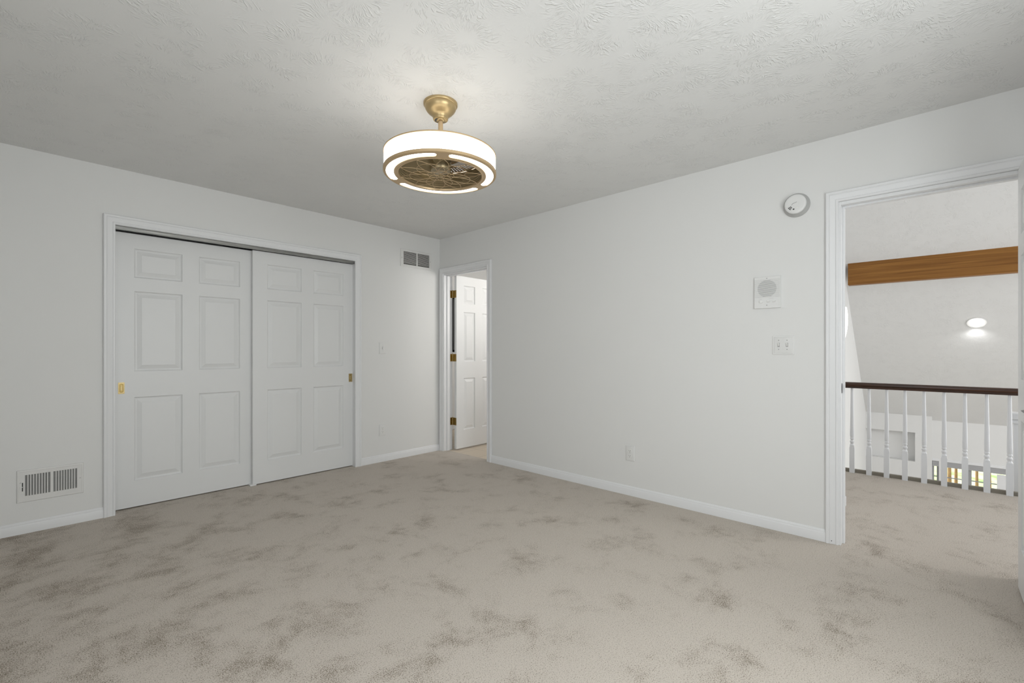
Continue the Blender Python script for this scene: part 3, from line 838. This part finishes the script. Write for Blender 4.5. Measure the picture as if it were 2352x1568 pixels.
# ------------------------------------------------------------------ bathroom glimpse
e = tag(empty('wall_mirror', (4.65, 5.19, 1.15)), 'dark-edged frame on the bathroom wall, glimpsed between the top two hinges', 'mirror')
x0, x1, z0, z1 = 4.308, 4.95, 1.13, 1.93
mb = MB(); fw = .032
mb.box(x0, x0 + fw, 5.178, 5.201, z0, z1); mb.box(x1 - fw, x1, 5.178, 5.201, z0, z1); mb.box(x0, x1, 5.178, 5.201, z0, z0 + fw); mb.box(x0, x1, 5.178, 5.201, z1 - fw, z1)
mb.build('frame', M_dark, e, bevel=.002)
mb = MB(); mb.box(x0 + fw, x1 - fw, 5.188, 5.198, z0 + fw, z1 - fw); mb.build('glass', M_mirror, e)

# ------------------------------------------------------------------ upstairs hall and great room
XW = 12.58; SL = 0.86; ZW = -0.262             # far wall, slope of the vaulted ceiling, wall head
zs = lambda x: ZW + SL * (XW - x)
XR = 6.75; ZR = zs(XR); YL = 1.16; LOW = -2.75
# stub wall in the hall (closet block) with its baseboard
SX = 4.205
struct(MB().box(WBO, SX, 0.523, 2.2, 0, 2.9).build('wall_hall', M_wall), 'short white wall in the hall just past the doorway', 'wall')
mb = MB()
ring_path = [(WBO + .025, .523, 0, -1), (SX, .523, 1, -1), (SX, 1.16, 1, 0)]
mb.loops([[(x + nx * t, y + ny * t, z) for t, z in [(a * 1.2, b * 1.25) for a, b in BP]] for x, y, nx, ny in ring_path], True, True, True)
struct(mb.build('baseboard_hall', M_trim, smooth=True, angle=25), 'white baseboard wrapping the short hall wall', 'baseboard')
# great room walls
mb = MB()
mb.quad((WBO + .76, YL, LOW), (XW + .5, YL, LOW), (XW + .5, YL, ZW), (XW, YL, ZW), (XR, YL, ZR), (WBO + .76, YL, ZR - (XR - WBO - .76) * .69))
mb.quad((WBO + .76, YL + .1, LOW), (XW + .1, YL + .1, LOW), (XW + .1, YL + .1, ZW), (XR, YL + .1, ZR), (WBO + .76, YL + .1, ZR - (XR - WBO - .76) * .69))
struct(mb.build('wall_great_room', M_wall), 'tall white side wall of the room beyond the railing', 'wall')
mb = MB()
mb.quad((XW, YL, ZW), (XW, -6, ZW), (XR, -6, ZR), (XR, YL, ZR))
mb.quad((XR, YL, ZR), (XR, -6, ZR), (WBO, -6, 2.62), (WBO, YL, 2.62))
mb.quad((XW + .3, YL + .1, ZW - .02), (XW + .3, -6.1, ZW - .02), (XR, -6.1, ZR + .25), (XR, YL + .1, ZR + .25))
mb.quad((XR, YL + .1, ZR + .25), (XR, -6.1, ZR + .25), (WBO - .1, -6.1, 2.8), (WBO - .1, YL + .1, 2.8))
struct(mb.build('ceiling_vault', M_vault), 'sloping textured white ceiling above the railing', 'ceiling')
# far wall with window openings
W0, W1 = (-0.950, -0.055); V0, V1 = (0.005, 0.104); WT, WBt = -1.035, -2.25
mb = MB()
mb.box(XW, XW + .15, -6, W0, LOW, ZW); mb.box(XW, XW + .15, W1, V0, LOW, ZW)
mb.box(XW + .06, XW + .2, V1, YL, LOW, ZW)
for a, b in ((W0, W1), (V0, V1)):
    mb.box(XW, XW + .15, a, b, WT, ZW); mb.box(XW, XW + .15, a, b, LOW, WBt)
struct(mb.build('wall_far', M_wall), 'white end wall with windows, far below the railing', 'wall')
mb = MB()
mb.box(5.45, XW, -6.1, -6, LOW, 5.2); mb.box(WBO, 5.45, -6.1, -6, 0, 5.2)
struct(mb.build('wall_end', M_wall))
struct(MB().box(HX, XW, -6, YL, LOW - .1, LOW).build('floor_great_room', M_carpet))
struct(MB().box(HX - .06, HX, -6, YL, LOW, -0.25).build('wall_below_hall', M_wall))
# wall block with a recess, left of the windows
mb = MB(); BX = 12.47
mb.box(BX, XW + .061, V1, YL - .001, -.530, zs(BX) - .006)
mb.box(BX, XW + .061, V1, .36, LOW, -.530)
mb.box(BX, XW + .061, .36, YL - .001, LOW, -1.120)
struct(mb.build('trim_4', M_wall), 'white built-in wall block with a recess left of the far windows', 'wall')

def far_window(num, y0, y1, label, cuts):
    e = struct(empty('window_%d' % num, (XW, (y0 + y1) / 2, WBt)), label, 'window')
    mb = MB(); b = .030; x0, x1 = XW + .03, XW + .08
    mb.box(x0, x1, y0, y0 + b, WBt, WT); mb.box(x0, x1, y1 - b, y1, WBt, WT); mb.box(x0, x1, y0, y1, WBt, WBt + b); mb.box(x0, x1, y0, y1, WT - .02, WT)
    for c in cuts: mb.box(x0, x1, c - .022, c + .022, WBt, WT)
    mb.box(x0 + .01, x1 - .01, y0, y1, -1.396, -1.382)
    mb.build('window_frame', M_winframe, e)
    if num == 3: MB().box(XW + .012, XW + .029, y0 + .001, y0 + .150, WBt, WT - .16).build('side_frame', M_trim, e)
    MB().box(XW + .052, XW + .056, y0 + b, y1 - b, WBt + b, WT - .02).build('window_pane', M_glass, e)
    MB().box(XW - .012, XW + .03, y0 - .01, y1 + .01, WT - .035, WT + .012).build('head_rail', M_trim, e, bevel=.003)
    mb = MB()
    for k in range(8): mb.box(XW + .000, XW + .026, y0 + .004, y1 - .004, WT - .045 - k * .014, WT - .034 - k * .014)
    mb.build('raised_blind', M_blind, e)
far_window(3, W0, W1, 'far window with grey frame and raised blind behind the balusters', (-.44,))
far_window(4, V0, V1, 'sliver of a second far window left of the wider one', ())

# beam and recessed light on the vault
XB = 9.28
mb = MB(); top = zs(XB)
mb.box(XB, XB + .16, -6, 1.098, 2.222, top + .002)
tag(mb.build('ceiling_beam', M_beam, bevel=.004), 'brown stained wooden beam running across the sloping hall ceiling', 'beam')
# slope frame: u across (y), v down-slope, w outward from the plane into the room
lx, ly = 10.42, -0.437; lz = zs(lx)
sd_ = Vector((1, 0, -SL)).normalized(); nn = Vector((-SL, 0, -1)).normalized()
LS = lambda a, b, c: tuple(Vector((lx, ly, lz)) + Vector((0, 1, 0)) * a + sd_ * b + nn * c)
e = tag(empty('recessed_light', (lx, ly, lz)), 'round lit fixture set into the sloping ceiling beyond the railing', 'ceiling light')
MB().lathe([(.117, .0008), (.117, .006), (.112, .009), (.104, .007), (.078, .004)], (0, 0, 0), 48, M=LS).build('trim_ring', M_plate, e, smooth=True)
MB().lathe([(.078, .002), (.073, .020), (.060, .036), (.036, .046), (.010, .050)], (0, 0, 0), 48, M=LS, cap1=True).build('lens', M_led, e, smooth=True)['label'] = 'glowing domed lens'
d = bpy.data.lights.new('recessed_lamp_beam', 'SPOT'); d.energy = PW['spot']; d.spot_size = R(160); d.spot_blend = 1.0; d.shadow_soft_size = 0.06
o = bpy.data.objects.new('recessed_lamp_beam', d); C.objects.link(o); o.location = LS(0, .14, .065)
o.rotation_euler = (sd_ * 1.0 + nn * .25).to_track_quat('-Z', 'Y').to_euler()

# wall sconce on the stub wall
e = tag(empty('wall_sconce', (4.05, .523, 1.22)), 'lit white wall sconce just inside the hall, seen edge-on', 'wall light')
prof = []
rings = []
for i in range(9):
    f = i / 8; z = 1.225 + .24 * f; r_ = .062 * (math.sin(PI * min(1, .12 + .6 * f)) ** .6)
    rings.append([(4.02 + r_ * math.cos(a) * 1.2, .5225 - r_ * math.sin(a) * .75, z) for a in [PI * k / 16 for k in range(17)]])
MB().loops(rings, closed=False).build('glass_shade', M_sconce, e, smooth=True)
MB().lathe([(.001, 1.195), (.008, 1.202), (.010, 1.214), (.006, 1.227)], (4.02, .505, 0), 16, cap1=True).build('finial', M_bronze, e, smooth=True)
MB().lathe([(.035, 0), (.035, .010), (.02, .014)], (0, 0, 0), 24, M=lambda a, b, c: (4.02 + a, .5225 - c, 1.27 + b), cap1=True).build('back_plate', M_bronze, e)

# ------------------------------------------------------------------ balustrade
XBAL = 5.385
r0 = tag(empty('stair_railing', (XBAL, 0.35, 0)), 'dark wood handrail on white turned balusters along the hall edge', 'railing')
mb = MB()
RP = [(-.022, .800), (.022, .800), (.024, .808), (.021, .815), (.026, .822), (.031, .832), (.030, .843), (.023, .851), (.010, .8555), (-.010, .8555), (-.023, .851), (-.030, .843), (-.031, .832), (-.026, .822), (-.021, .815), (-.024, .808)]
mb.loops([[(XBAL + a, y, z) for a, z in RP] for y in (YL - .001, .35, -.45, -1.2)], True, True, True)
mb.build('handrail', M_rail, r0, smooth=True, angle=30)['label'] = 'dark mahogany handrail'
BALP = [(.0195, .246), (.0125, .262), (.0145, .268), (.0175, .276), (.0175, .284), (.0125, .292), (.0125, .300), (.0165, .306), (.0165, .312), (.0140, .318), (.0165, .330), (.0168, .36), (.0150, .50), (.0128, .65), (.0105, .801)]
mb0 = MB()
mb0.lathe(BALP, (0, 0, 0), 20)
rings = [[(sx * .0195, sy * .0195, z) for sx, sy in ((1, 1), (-1, 1), (-1, -1), (1, -1))] for z in (-.012, .222)] + [[(sx * .0150, sy * .0150, .250) for sx, sy in ((1, 1), (-1, 1), (-1, -1), (1, -1))]]
mb0.loops(rings, True, True, True)
bal = mb0.build('baluster', M_trim, None, smooth=True, angle=30)
ys = [.604 - .127 * k for k in range(-4, 13)]
for k, y in enumerate(ys):
    o = bal if k == 0 else bal.copy()
    if k: C.objects.link(o)
    o.parent = r0; o.matrix_parent_inverse = Matrix.Translation(-Vector(r0.location)); o.location = (XBAL, y, 0.012)
struct(MB().box(XBAL + .012, HX + .002, -6, YL, -.25, .030).build('trim_5', M_grey_strip, bevel=.003), 'taupe edging strip along the hall floor under the railing', 'edging')

# newel of the lower stair, beyond the railing
NX, NY = 5.75, -.512
nz0 = .632
e = tag(empty('newel_post', (NX, NY, LOW)), 'square white post with a capped top behind the railing, at the door edge', 'post')
mb = MB(); h = .052
mb.box(NX - h, NX + h, NY - h, NY + h, LOW, nz0 - .09); mb.build('post', M_trim, e, bevel=.003)
mb = MB()
def sq(s, z): return [(NX - s, NY - s, z), (NX + s, NY - s, z), (NX + s, NY + s, z), (NX - s, NY + s, z)]
mb.loops([sq(h, nz0 - .095), sq(h + .012, nz0 - .085), sq(h + .012, nz0 - .065), sq(h + .006, nz0 - .060), sq(h + .018, nz0 - .050), sq(h + .018, nz0 - .008), sq(h + .012, nz0)], True, True, True)
mb.build('cap', M_trim, e)

# ------------------------------------------------------------------ outdoors beyond the far windows
lawn = MB(); lawn.quad((XW + .16, -40, -3.2), (70, -40, -3.2), (70, 40, -3.2), (XW + .16, 40, -3.2))
struct(lawn.build('ground', M_grass), 'bright green lawn outside the far windows', 'lawn')
for k, (x, y, r_, lean) in enumerate(((18.0, -0.217, .035, .004), (18.2, -0.350, .028, -.003), (17.8, -0.756, .026, .004), (18.0, -0.998, .035, .004))):
    mb = MB(); rings = []
    for i in range(8):
        f = i / 7; rr = r_ * (1.25 - .5 * f) if i else r_ * 1.7
        rings.append([(x + rr * math.cos(a), y + lean * f * 6 + rr * math.sin(a), -3.25 + 7 * f) for a in [2 * PI * q / 10 for q in range(10)]])
    mb.loops(rings, True, True, True)
    tag(mb.build('tree_trunk', M_trunk, smooth=True), 'slim brown tree trunk on the lawn, seen through the far window', 'tree', 'tree trunks on the lawn outside')
